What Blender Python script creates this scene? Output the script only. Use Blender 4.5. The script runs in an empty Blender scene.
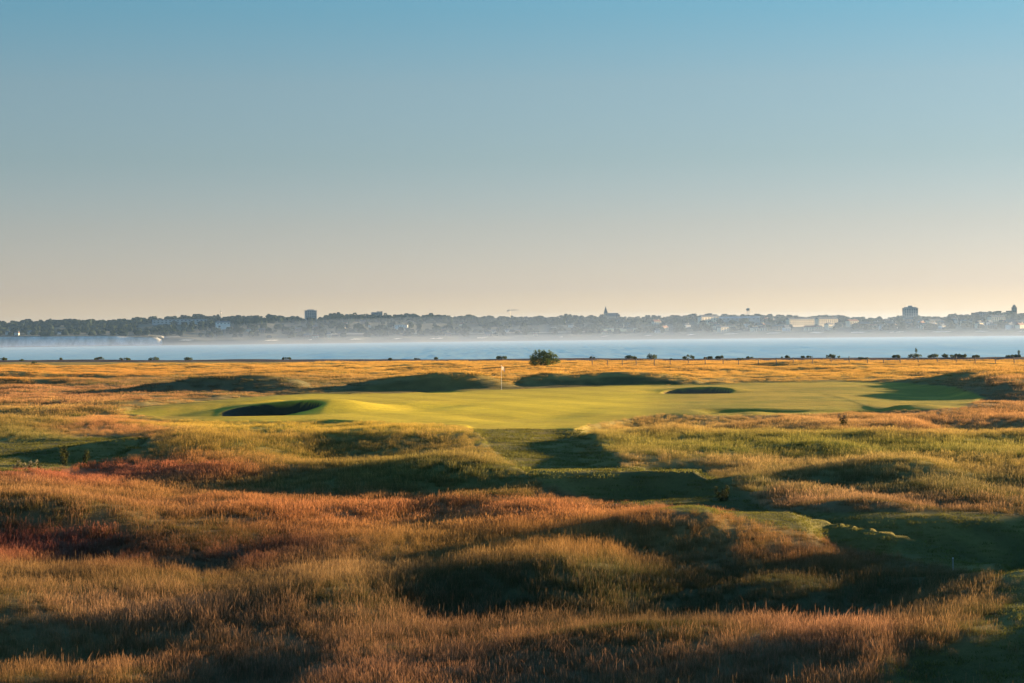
import bpy, math, random
import numpy as np

R_ = math.radians
rng = np.random.default_rng(7)
random.seed(7)
scene = bpy.context.scene
col = scene.collection

# ------------------------------------------------------------------ camera
F_PX, W, H = 2000.0, 1024, 683
CAM_Z = 5.0
ROLL = 0.0115
PITCH = -5.5 / F_PX
SEA_Z = -4.0
fwd = np.array([0.0, math.cos(PITCH), math.sin(PITCH)])
r0 = np.array([1.0, 0.0, 0.0])
u0 = np.cross(r0, fwd)
RT = r0 * math.cos(ROLL) - u0 * math.sin(ROLL)
UP = r0 * math.sin(ROLL) + u0 * math.cos(ROLL)
from mathutils import Matrix, Vector
cam_d = bpy.data.cameras.new("camera")
cam = bpy.data.objects.new("camera", cam_d)
col.objects.link(cam)
cam_d.sensor_width = 36.0
cam_d.lens = F_PX * 36.0 / W
cam_d.clip_start = 0.5
cam_d.clip_end = 60000
m = Matrix(((RT[0], UP[0], -fwd[0], 0), (RT[1], UP[1], -fwd[1], 0), (RT[2], UP[2], -fwd[2], CAM_Z), (0, 0, 0, 1)))
cam.matrix_world = m
scene.camera = cam


def ray(px, py):
    return fwd + RT * ((px - 512.0) / F_PX) - UP * ((py - 341.5) / F_PX)


def at(px, py, d):
    """world point seen at a pixel, at ground distance d"""
    v = ray(px, py)
    v = v * (d / v[1])
    return np.array([v[0], v[1], v[2] + CAM_Z])


def project(x, y, z):
    vx, vy, vz = x, y, z - CAM_Z
    xc = vx * RT[0] + vy * RT[1] + vz * RT[2]
    yc = vx * UP[0] + vy * UP[1] + vz * UP[2]
    zc = np.maximum(vx * fwd[0] + vy * fwd[1] + vz * fwd[2], 1.0)
    return 512 + F_PX * xc / zc, 341.5 - F_PX * yc / zc


# ------------------------------------------------------------------ helpers
def tag(o, label=None, cat=None, group=None, kind=None):
    if label: o['label'] = label
    if cat: o['category'] = cat
    if group: o['group'] = group
    if kind: o['kind'] = kind
    return o


def mesh_obj(name, verts, faces, mats, parent=None, midx=None, smooth=False, link=True):
    me = bpy.data.meshes.new(name)
    me.from_pydata([tuple(v) for v in verts], [], [tuple(f) for f in faces])
    if not isinstance(mats, (list, tuple)):
        mats = [mats]
    for mm in mats:
        me.materials.append(mm)
    if midx is not None:
        me.polygons.foreach_set('material_index', midx)
    if smooth:
        me.polygons.foreach_set('use_smooth', [True] * len(me.polygons))
    me.update()
    o = bpy.data.objects.new(name, me)
    if link:
        col.objects.link(o)
    if parent is not None:
        o.parent = parent
    return o


def grid_mesh(name, X, Y, Z, mat, smooth=True):
    ny, nx = X.shape
    v = np.stack([X, Y, Z], -1).reshape(-1, 3).astype(np.float32)
    i = np.arange(ny * nx).reshape(ny, nx)
    q = np.stack([i[:-1, :-1], i[:-1, 1:], i[1:, 1:], i[1:, :-1]], -1).reshape(-1, 4)
    me = bpy.data.meshes.new(name)
    me.vertices.add(len(v)); me.vertices.foreach_set('co', v.ravel())
    me.loops.add(q.size); me.loops.foreach_set('vertex_index', q.ravel().astype(np.int32))
    me.polygons.add(len(q))
    me.polygons.foreach_set('loop_start', (np.arange(len(q)) * 4).astype(np.int32))
    me.polygons.foreach_set('use_smooth', np.full(len(q), smooth))
    me.update(calc_edges=True)
    me.materials.append(mat)
    o = bpy.data.objects.new(name, me)
    col.objects.link(o)
    return o


def empty(name, loc, label=None, cat=None, group=None):
    o = bpy.data.objects.new(name, None)
    o.empty_display_size = 0.3
    o.location = loc
    col.objects.link(o)
    tag(o, label, cat, group)
    return o


def smooth01(t):
    t = np.clip(t, 0, 1)
    return t * t * (3 - 2 * t)


class MB:
    """collects simple shapes into one mesh"""
    def __init__(self):
        self.v, self.f, self.m = [], [], []

    def add(self, verts, faces, mi=0):
        n = len(self.v)
        self.v += [tuple(p) for p in verts]
        self.f += [tuple(n + i for i in f) for f in faces]
        self.m += [mi] * len(faces)

    def box(self, x0, x1, y0, y1, z0, z1, mi=0):
        self.add([(x0, y0, z0), (x1, y0, z0), (x1, y1, z0), (x0, y1, z0), (x0, y0, z1), (x1, y0, z1), (x1, y1, z1), (x0, y1, z1)],
                 [(0, 3, 2, 1), (4, 5, 6, 7), (0, 1, 5, 4), (1, 2, 6, 5), (2, 3, 7, 6), (3, 0, 4, 7)], mi)

    def tube(self, p, q, r0, r1=None, n=8, mi=0, cap=True):
        r1 = r0 if r1 is None else r1
        p, q = np.array(p, float), np.array(q, float)
        d = q - p; d /= max(np.linalg.norm(d), 1e-9)
        a = np.cross(d, (0, 0, 1) if abs(d[2]) < .9 else (1, 0, 0)); a /= np.linalg.norm(a)
        b = np.cross(d, a)
        vs, fs = [], []
        for c, r in ((p, r0), (q, r1)):
            for k in range(n):
                t = 2 * math.pi * k / n
                vs.append(c + (a * math.cos(t) + b * math.sin(t)) * r)
        for k in range(n):
            fs.append((k, (k + 1) % n, n + (k + 1) % n, n + k))
        if cap:
            fs += [tuple(range(n))[::-1], tuple(range(n, 2 * n))]
        self.add(vs, fs, mi)

    def gable(self, x0, x1, y0, y1, z0, z1, mi=0, along='x'):
        if along == 'x':
            ym = (y0 + y1) / 2
            vs = [(x0, y0, z0), (x1, y0, z0), (x1, y1, z0), (x0, y1, z0), (x0, ym, z1), (x1, ym, z1)]
            fs = [(0, 1, 5, 4), (2, 3, 4, 5), (1, 2, 5), (3, 0, 4), (0, 3, 2, 1)]
        else:
            xm = (x0 + x1) / 2
            vs = [(x0, y0, z0), (x1, y0, z0), (x1, y1, z0), (x0, y1, z0), (xm, y0, z1), (xm, y1, z1)]
            fs = [(1, 2, 5, 4), (3, 0, 4, 5), (0, 1, 4), (2, 3, 5), (0, 3, 2, 1)]
        self.add(vs, fs, mi)

    def pyramid(self, x0, x1, y0, y1, z0, z1, mi=0):
        xm, ym = (x0 + x1) / 2, (y0 + y1) / 2
        self.add([(x0, y0, z0), (x1, y0, z0), (x1, y1, z0), (x0, y1, z0), (xm, ym, z1)],
                 [(0, 1, 4), (1, 2, 4), (2, 3, 4), (3, 0, 4), (0, 3, 2, 1)], mi)

    def blob(self, c, rx, ry, rz, rough=.25, nu=9, nv=6, rg=random):
        vs, fs = [], []
        for j in range(nv + 1):
            th = math.pi * j / nv
            for i in range(nu):
                ph = 2 * math.pi * i / nu
                k = 1 + (rg.random() - .5) * 2 * rough if 0 < j < nv else 1
                vs.append((c[0] + rx * k * math.sin(th) * math.cos(ph), c[1] + ry * k * math.sin(th) * math.sin(ph), c[2] + rz * k * math.cos(th)))
        for j in range(nv):
            for i in range(nu):
                i2 = (i + 1) % nu
                fs.append((j * nu + i, (j + 1) * nu + i, (j + 1) * nu + i2, j * nu + i2))
        self.add(vs, fs)

    def build(self, name, mats, parent=None, link=True, smooth=False):
        return mesh_obj(name, self.v, self.f, mats, parent, self.m, smooth, link)


# ------------------------------------------------------------------ node helpers
class NT:
    def __init__(self, tree):
        self.t = tree

    def n(self, kind, **kw):
        nd = self.t.nodes.new(kind)
        for k, v in kw.items():
            if k.startswith('i_'):
                nd.inputs[k[2:].replace('_', ' ')].default_value = v
            else:
                setattr(nd, k, v)
        return nd

    def l(self, a, b):
        self.t.links.new(a, b)

    def math(self, op, a, b=None, clamp=False):
        nd = self.n('ShaderNodeMath', operation=op, use_clamp=clamp)
        for i, s in enumerate((a, b)):
            if s is None: continue
            if isinstance(s, (int, float)): nd.inputs[i].default_value = s
            else: self.l(s, nd.inputs[i])
        return nd.outputs[0]

    def mix(self, f, a, b, blend='MIX'):
        nd = self.n('ShaderNodeMix', data_type='RGBA', blend_type=blend)
        for i, s in ((0, f), (6, a), (7, b)):
            if isinstance(s, (int, float)): nd.inputs[i].default_value = s
            elif isinstance(s, tuple): nd.inputs[i].default_value = (*s, 1) if len(s) == 3 else s
            else: self.l(s, nd.inputs[i])
        return nd.outputs[2]

    def noise(self, vec, scale, detail=3, rough=.55):
        nd = self.n('ShaderNodeTexNoise')
        nd.inputs['Scale'].default_value = scale
        nd.inputs['Detail'].default_value = detail
        nd.inputs['Roughness'].default_value = rough
        if vec is not None: self.l(vec, nd.inputs['Vector'])
        return nd.outputs['Fac']


def rough_normal(nt, k, scale, factor=None, vec=None):
    """the many small slopes of turf or wavelets: the surface normal tilted at random by up to k"""
    g_ = nt.n('ShaderNodeNewGeometry')
    tx = nt.n('ShaderNodeTexNoise'); tx.inputs['Scale'].default_value = scale; tx.inputs['Detail'].default_value = 2
    nt.l(vec or g_.outputs['Position'], tx.inputs['Vector'])
    v1 = nt.n('ShaderNodeVectorMath', operation='SUBTRACT'); nt.l(tx.outputs['Color'], v1.inputs[0]); v1.inputs[1].default_value = (.5, .5, .5)
    v2 = nt.n('ShaderNodeVectorMath', operation='MULTIPLY'); nt.l(v1.outputs[0], v2.inputs[0]); v2.inputs[1].default_value = (k * 4, k * 4, 0)
    if factor is not None:
        v5 = nt.n('ShaderNodeVectorMath', operation='SCALE'); nt.l(v2.outputs[0], v5.inputs[0]); nt.l(factor, v5.inputs['Scale']); v2 = v5
    v3 = nt.n('ShaderNodeVectorMath', operation='ADD'); nt.l(v2.outputs[0], v3.inputs[0]); nt.l(g_.outputs['Normal'], v3.inputs[1])
    v4 = nt.n('ShaderNodeVectorMath', operation='NORMALIZE'); nt.l(v3.outputs[0], v4.inputs[0])
    return v4.outputs[0]


def new_mat(name):
    mt = bpy.data.materials.new(name)
    mt.use_nodes = True
    mt.node_tree.nodes.clear()
    nt = NT(mt.node_tree)
    out = nt.n('ShaderNodeOutputMaterial')
    return mt, nt, out


def simple_mat(name, c, rough=.8, var=.25, scale=1.0, var_c=None, metal=0.0):
    """plain surface with a little procedural unevenness of its colour"""
    mt, nt, out = new_mat(name)
    p = nt.n('ShaderNodeBsdfPrincipled')
    p.inputs['Roughness'].default_value = rough
    p.inputs['Metallic'].default_value = metal
    tc = nt.n('ShaderNodeTexCoord')
    f = nt.noise(tc.outputs['Object'], scale, 4)
    c2 = var_c or tuple(x * (1 - var) for x in c)
    nt.l(nt.mix(f, tuple(min(1, x * (1 + var * .5)) for x in c), c2), p.inputs['Base Color'])
    nt.l(p.outputs[0], out.inputs['Surface'])
    return mt


def foliage_mat(name, c, trans=.35, var=.4, scale=.6):
    mt, nt, out = new_mat(name)
    g = nt.n('ShaderNodeNewGeometry')
    tc = nt.n('ShaderNodeTexCoord')
    f = nt.math('ADD', nt.math('MULTIPLY', g.outputs['Random Per Island'], .6), nt.math('MULTIPLY', nt.noise(tc.outputs['Object'], scale, 3), .4))
    cc = nt.mix(f, tuple(x * (1 - var) for x in c), tuple(x * (1 + var) for x in c))
    d = nt.n('ShaderNodeBsdfDiffuse'); t = nt.n('ShaderNodeBsdfTranslucent')
    nt.l(cc, d.inputs[0]); nt.l(cc, t.inputs[0])
    ms = nt.n('ShaderNodeMixShader'); ms.inputs[0].default_value = trans
    nt.l(d.outputs[0], ms.inputs[1]); nt.l(t.outputs[0], ms.inputs[2])
    nt.l(ms.outputs[0], out.inputs['Surface'])
    return mt


# ------------------------------------------------------------------ light
SUN_AZ, SUN_EL = 62.0, 6.2           # degrees to the right of the view direction, above the horizon
sd = Vector((math.sin(R_(SUN_AZ)) * math.cos(R_(SUN_EL)), math.cos(R_(SUN_AZ)) * math.cos(R_(SUN_EL)), math.sin(R_(SUN_EL))))
ld = bpy.data.lights.new("sun", 'SUN')
ld.energy = 5.0
ld.angle = R_(0.53)
ld.color = (1.0, 0.70, 0.36)
lo = bpy.data.objects.new("sun", ld)
col.objects.link(lo)
lo.rotation_euler = sd.to_track_quat('Z', 'Y').to_euler()

w = bpy.data.worlds.new("World")
scene.world = w
w.use_nodes = True
wt = NT(w.node_tree)
w.node_tree.nodes.clear()
wo = wt.n('ShaderNodeOutputWorld')
bg = wt.n('ShaderNodeBackground')
SKY_STRENGTH = 0.05
bg.inputs['Strength'].default_value = SKY_STRENGTH
sky = wt.n('ShaderNodeTexSky')
sky.sky_type = 'NISHITA'
sky.sun_disc = False
sky.sun_elevation = R_(SUN_EL)
sky.sun_rotation = R_(SUN_AZ)
sky.altitude = 10
sky.air_density = 1.0
sky.dust_density = 0.3
sky.ozone_density = 2.0
# a clear evening sky: warm veil along the horizon, teal higher up (colour filter on the sky texture, by elevation)
tcw = wt.n('ShaderNodeTexCoord')
sep = wt.n('ShaderNodeSeparateXYZ')
wt.l(tcw.outputs['Generated'], sep.inputs[0])
rampn = wt.n('ShaderNodeValToRGB')
rampn.color_ramp.interpolation = 'LINEAR'
SKY_TINT = [(0, (0.911, 0.824, 1.145)), (0.008, (0.911, 0.824, 1.145)), (0.023, (0.724, 0.685, 1.146)), (0.055, (0.663, 0.616, 0.882)), (0.088, (0.574, 0.596, 0.759)), (0.125, (0.598, 0.64, 0.749)), (0.162, (0.452, 0.671, 0.793)), (0.35, (0.5, 1.1, 1.4)), (1.0, (0.42, 0.9, 1.15))]
el = rampn.color_ramp.elements
while len(el) < len(SKY_TINT): el.new(.5)
for e_, (p_, c_) in zip(el, SKY_TINT): e_.position = p_; e_.color = (*c_, 1)
wt.l(wt.math('MULTIPLY', sep.outputs['Z'], 1.0, True), rampn.inputs[0])
wt.l(wt.mix(1.0, sky.outputs[0], rampn.outputs[0], 'MULTIPLY'), bg.inputs['Color'])
wt.l(bg.outputs[0], wo.inputs['Surface'])

scene.view_settings.view_transform = 'Standard'
scene.view_settings.look = 'None'
scene.view_settings.exposure = 2.2
scene.view_settings.gamma = 1.0
scene.render.engine = 'CYCLES'
scene.cycles.use_denoising = True
scene.cycles.denoiser = 'OPENIMAGEDENOISE'
scene.cycles.max_bounces = 6
scene.cycles.diffuse_bounces = 3
scene.cycles.transmission_bounces = 3
scene.cycles.volume_bounces = 0
scene.cycles.transparent_max_bounces = 6
scene.cycles.sample_clamp_indirect = 4

# ------------------------------------------------------------------ terrain
_w = []
for lam, amp, n in ((34, .16, 9), (17, .11, 12), (9, .07, 14), (4.5, .035, 14)):
    for _ in range(n):
        a = rng.uniform(0, 2 * math.pi); l = lam * rng.uniform(.75, 1.3)
        _w.append((2 * math.pi / l * math.cos(a), 2 * math.pi / l * math.sin(a), rng.uniform(0, 6.28), amp / math.sqrt(n) * 1.4))


def waves(x, y, sel=None):
    z = np.zeros_like(x)
    for kx, ky, ph, a in _w if sel is None else sel:
        z += a * np.sin(kx * x + ky * y + ph)
    return z


_c = []
for lam, n in ((26, 8), (11, 10), (5, 12), (2.2, 12)):
    for _ in range(n):
        a = rng.uniform(0, 2 * math.pi); l = lam * rng.uniform(.7, 1.35)
        _c.append((2 * math.pi / l * math.cos(a), 2 * math.pi / l * math.sin(a), rng.uniform(0, 6.28), .42 * (lam / 26) ** .25 / math.sqrt(n)))


def base_z(y):
    return np.interp(y, [-300, 20, 40, 60, 70, 82, 108, 125], [-1.6, -1.25, -1.05, -.95, -.82, -.5, -.06, 0])


def bank_y(x):
    return np.interp(x, [-3000, -600, -133, 0, 88, 600, 3000], [1500, 860, 519, 417, 347, 240, 100])


CRESTS = []


def crest(pts, drop, wf, wr, wb, gh=0.0, taper=.22):
    """a ridge or scarp: pts = (px, py, d) along its crest, left to right; drop = depth at its shaded foot; wf, wr, wb = widths of face, run-out and back"""
    P = []
    for p in pts:
        q = at(*p[:3])
        z = (p[3] if len(p) > 3 else q[2]) - gh
        P.append((q[0], q[1], z - float(base_z(q[1]))))
    CRESTS.append((np.array(P), drop, wf, wr, wb, taper))


def crests(x, y):
    z = np.zeros_like(x)
    for P, drop, wf, wr, wb, taper in CRESTS:
        reach = max(wf + wr, wb) + 1
        m_ = (x > P[:, 0].min() - reach) & (x < P[:, 0].max() + reach) & (y > P[:, 1].min() - reach) & (y < P[:, 1].max() + reach)
        if not m_.any(): continue
        xs, ys = x[m_], y[m_]
        best = np.full(xs.shape, 1e18); bz = np.zeros_like(xs); side = np.zeros_like(xs); bt = np.zeros_like(xs)
        L = np.concatenate([[0], np.cumsum(np.hypot(*(P[1:, :2] - P[:-1, :2]).T))])
        for k in range(len(P) - 1):
            ax, ay, az = P[k]; bx, by, bzz = P[k + 1]
            dx, dy = bx - ax, by - ay
            t = np.clip(((xs - ax) * dx + (ys - ay) * dy) / (dx * dx + dy * dy), 0, 1)
            ex, ey = xs - (ax + t * dx), ys - (ay + t * dy)
            d2 = ex * ex + ey * ey
            b = d2 < best
            best = np.where(b, d2, best)
            bz = np.where(b, az + t * (bzz - az), bz)
            side = np.where(b, dx * ey - dy * ex, side)
            bt = np.where(b, (L[k] + t * (L[k + 1] - L[k])) / L[-1], bt)
        s = np.sqrt(best)
        amp = smooth01(np.minimum(bt, 1 - bt) / taper)
        back = bz * smooth01(1 - s / wb)
        front = np.where(s < wf, bz + (-drop - bz) * smooth01(s / wf), -drop * smooth01(1 - (s - wf) / wr))
        z[m_] += amp * np.where(side >= 0, back, front)
    return z


# mounds behind the green
crest([(296, 394, 196), (350, 385, 196), (395, 377, 196), (437, 373, 196), (478, 377, 196), (514, 386, 196), (532, 392, 196)], .1, 4.6, 6, 10, .0, .1)
crest([(498, 390, 205), (526, 380, 205), (547, 374.5, 206), (572, 376, 206), (620, 372, 206), (662, 374, 206), (694, 381, 205), (716, 388, 205)], .1, 5, 6, 10, .0, .1)
crest([(105, 390, 197), (150, 381, 197), (190, 377, 197), (250, 376, 197), (300, 380, 197), (335, 389, 197)], .35, 5, 10, 14, .2)
# low swells of the plain
crest([(-40, 371, 285), (60, 370, 285), (200, 371, 285)], .45, 6, 20, 20, .1)
crest([(330, 369, 300), (420, 368, 300), (500, 370, 300)], .4, 6, 20, 20, .2)
crest([(-40, 378, 240), (40, 377, 240), (130, 379, 240)], .4, 6, 16, 16, .1)
crest([(700, 371, 270), (800, 370, 268), (900, 371, 262)], .3, 6, 16, 16, .15)
crest([(880, 377, 228), (960, 374, 226), (1050, 374, 222)], .3, 5, 12, 14, .1)
# ground falling away left of the green
crest([(104, 415, 138), (180, 406, 143), (235, 400.5, 146.5), (280, 399, 149), (318, 402, 150)], .5, 2.4, 5, 10, .0, .2)
# soft swells on the green
crest([(325, 404, 149), (410, 402, 150), (490, 405, 149)], .16, 7, 10, 12, .0, .3)
crest([(420, 416, 128), (515, 413, 130), (610, 415, 129)], .14, 6, 9, 12, .0, .3)
# grassy bank beyond the green, right
crest([(724, 379, 232), (760, 375, 232), (800, 375, 232), (832, 379, 232)], .35, 3, 7, 10, .15)
# dunes right of the green, running away from us
crest([(948, 384, 205, .7), (985, 386, 185, 1.25), (1008, 392, 163, 1.25), (1030, 400, 140, .7)], .25, 6, 8, 16, .0)
# front edge of the green, right
crest([(684, 409, 133), (760, 408, 133), (840, 409, 133), (886, 412, 133)], .55, 2.4, 14, 8, .0)
# bank along the approach
crest([(578, 424, 114, -.06), (590, 424, 104, -.08), (604, 432, 93, -.18), (622, 444, 84, -.2), (650, 452, 78, -.3)], .15, 1.6, 3.5, 12, .0, .25)
# lip of the deep grass hollow
crest([(505, 472, 76), (560, 470, 77), (640, 468.5, 77), (700, 466, 76), (745, 474, 74), (775, 486, 72)], .75, 3.4, 7, 6, .0)
# swale on the right
crest([(775, 515, 62), (860, 511, 62), (940, 511, 62), (1030, 514, 62), (1120, 522, 62)], 1.25, 4, 8, 8, .1, .15)
# foreground
crest([(320, 592, 50), (400, 573, 50), (470, 560, 50), (560, 552, 50), (700, 560, 50), (850, 583, 49), (950, 604, 48), (1040, 625, 47)], .85, 4, 9, 9, .25)
# a slight lip crossing the mown turf on the right
crest([(819, 391, 168, .012), (850, 400, 149, .012), (880, 411, 130, .012)], .015, .5, 1.5, 5, .0, .15)
crest([(-40, 503, 64), (60, 503, 64), (140, 508, 64), (168, 516, 64)], .85, 4, 8, 9, .3)
crest([(-60, 610, 40), (100, 624, 40), (220, 642, 40), (345, 662, 39.5)], .9, 3, 7, 7, .15)
crest([(-60, 575, 47), (60, 580, 46), (170, 590, 45), (260, 604, 44)], .6, 3.5, 6, 7, .25)
crest([(372, 472, 80), (420, 460, 80), (470, 458, 80), (510, 465, 80), (535, 476, 80)], .38, 4, 6, 8, .3, .35)
crest([(140, 449, 92), (220, 440, 92), (290, 442, 92), (345, 452, 92)], .08, 5, 8, 9, .35)
crest([(150, 522, 60), (210, 518, 60), (270, 524, 60)], .45, 3, 5, 7, .3)
crest([(860, 660, 38.5), (960, 648, 38.5), (1060, 645, 38.5)], .4, 3, 5, 6, .1)
crest([(30, 453, 95), (90, 443, 95), (158, 437, 95)], .35, 3, 6, 8, .1)
crest([(735, 470, 77), (830, 467, 77), (920, 468, 77), (1040, 470, 77)], .4, 3.5, 7, 9, .35)
crest([(920, 434, 108), (980, 427, 108), (1050, 425, 108)], .4, 3.5, 8, 10, .3)
crest([(-30, 387, 210), (40, 386, 210), (90, 389, 210), (135, 394, 210)], .4, 5, 12, 12, .3)
crest([(600, 520, 57), (660, 514, 57), (735, 520, 57)], .3, 3, 6, 7, .35)

# unseen dune ridge added outside the picture on the right to shade the foreground
for ptsd in ([(25, 73, .2), (27, 67.6, .9), (28.1, 65, 2.6), (29, 63, 3.6), (29.6, 61.8, 2.7), (30.3, 60.4, 4.4), (30.9, 59.2, 3.3), (31.5, 58, 3.3), (32.2, 56.7, 2.1), (33, 55, 2.5), (33.8, 53.4, 1.7), (34.7, 51.6, 3.1), (36, 49, 1.9), (37, 47, 3.0), (38.4, 43.6, 1.8), (40, 40, 3.2), (44, 33, 1.6)],):
    CRESTS.append((np.array([(x_, y_, z_) for x_, y_, z_ in ptsd]), .0, 7, 4, 7, .08))

# bunkers: centre, half sizes, rim heights front and back, depth
BUNKERS = []
for px, d, rx, ry, (pb, db), (pf, df), dep, tl in ((270, 140, 3.35, 4.0, (402, 144), (418, 136), .75, .22), (697, 174, 2.9, 4.0, (387, 178), (398.5, 170), .7, .08)):
    BUNKERS.append((at(px, 400, d)[0], d, rx, ry, at(px, pb, db)[2], at(px, pf, df)[2], dep, tl))


def bunkers(x, y, z):
    sand = np.zeros_like(x)
    for cx, cy, rx, ry, zb, zf, dep, tl in BUNKERS:
        ang = np.arctan2((y - cy) / ry, (x - cx) / rx)
        wob = 1 + .07 * np.sin(2 * ang + 1) + .05 * np.sin(3 * ang)
        r = np.hypot((x - cx) / rx, (y - cy) / ry) / wob
        ww = smooth01((2.0 - r) / 1.0) if cx > 0 else smooth01((3.0 - r) / 2.0)
        plane = zf + (zb - zf) * np.clip((y - cy + ry) / (2 * ry), -.3, 1.15) + tl * np.clip((x - cx) / rx, -1.2, 1.2)
        bowl = smooth01((1 - r) / (.27 + (.5 if cx < 0 else 0) * np.maximum(0, -np.cos(ang))))
        zi = plane - (dep + (plane - zf)) * bowl
        z = z * (1 - ww) + zi * ww
        sand = np.maximum(sand, smooth01((1.0 - r) / .05))
    return z, sand


MOWN = {
 'green': [(165, 420), (120, 413), (150, 406), (240, 398), (310, 393.5), (400, 393), (500, 389), (590, 386), (680, 384), (740, 382.5), (830, 381), (900, 383), (955, 387), (985, 398), (960, 408), (900, 411), (860, 413), (720, 416), (660, 415), (590, 424), (575, 429), (480, 429), (440, 424), (330, 421), (240, 422)],
 'bank': [(300, 395), (350, 389), (395, 381.5), (437, 377.5), (478, 381.5), (505, 387), (528, 384), (547, 379), (572, 380.5), (620, 376.5), (662, 378.5), (694, 385), (640, 389), (500, 392), (400, 395)],
 'fairway': [(470, 427), (576, 427), (600, 445), (622, 468), (695, 467), (730, 488), (775, 512), (870, 512), (950, 513), (1060, 520), (1060, 592), (960, 570), (860, 549), (790, 530), (720, 513), (640, 506), (575, 494), (525, 472), (495, 454)],
 'left': [(-60, 445), (60, 440), (110, 437), (157, 439), (140, 455), (60, 468), (-60, 478)],
 'corner': [(990, 590), (1080, 570), (1080, 700), (870, 700), (900, 655), (975, 640), (1000, 610)],
}


def poly_sd(px, py, poly, sy=2.5):
    """signed distance to a plan outline, >0 inside; depth is seen foreshortened, so it counts sy times"""
    P = np.array(poly, float); x, y = px, py * sy
    X, Y = P[:, 0], P[:, 1] * sy
    best = np.full(px.shape, 1e18); inside = np.zeros(px.shape, bool)
    n = len(P)
    for i in range(n):
        ax, ay, bx, by = X[i], Y[i], X[(i + 1) % n], Y[(i + 1) % n]
        dx, dy = bx - ax, by - ay
        t = np.clip(((x - ax) * dx + (y - ay) * dy) / (dx * dx + dy * dy + 1e-9), 0, 1)
        best = np.minimum(best, (x - ax - t * dx) ** 2 + (y - ay - t * dy) ** 2)
        cond = ((ay > y) != (by > y))
        xi = ax + (y - ay) / (by - ay + 1e-12) * dx
        inside ^= cond & (x < xi)
    return np.where(inside, 1, -1) * np.sqrt(best)


def cover(x, y, z):
    """plan of what grows where: mown weight, green weight"""
    px, py = project(x, y, z)
    wob = waves(x, y, _c) * 5
    out = {}
    for k, p in MOWN.items():
        d = poly_sd(px, py, p)
        soft = {'green': 2.5, 'bank': 4, 'fairway': 4, 'left': 5, 'corner': 25}[k]
        jag = {'green': .35, 'bank': .4, 'fairway': .6, 'left': .7, 'corner': 2.5}[k]
        out[k] = smooth01((d + wob * jag) / soft * .5 + .5)
    edge = smooth01((np.maximum.reduce([poly_sd(px, py, MOWN[k]) for k in ('green', 'fairway', 'left')]) + 45) / 60)
    out['edge'] = edge
    return px, py, out


def height(x, y):
    z = base_z(y) + crests(x, y)
    far = smooth01((y - 60) / 200)
    z0, sand = bunkers(x, y, z)
    px, py, cv = cover(x, y, z0)
    mown = np.maximum.reduce([cv['green'], cv['fairway'] * .85, cv['left'] * .7])
    z = z + waves(x, y) * (1 - mown) * np.interp(y, [30, 100, 160], [1.7, 1.4, .85]) + mown * .05 * np.sin(x * .21 + y * .09) * np.sin(y * .055 + 1)
    z, sand = bunkers(x, y, z)
    # sea bank, then the beach falling below the water
    s = y - bank_y(x)
    z = z - .22 * smooth01((y - 225) / 60)
    z = z * (1 - smooth01((s + 60) / 50)) + (-.22 + .12 * waves(x, y)) * smooth01((s + 60) / 50)
    z += (.46 + .12 * np.sin(x * .13) * np.sin(x * .031 + 1)) * np.exp(-((s - 2) / 9) ** 2)
    z = z + (-8.0 - z) * smooth01((s - 8) / 90)
    return z, sand


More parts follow.
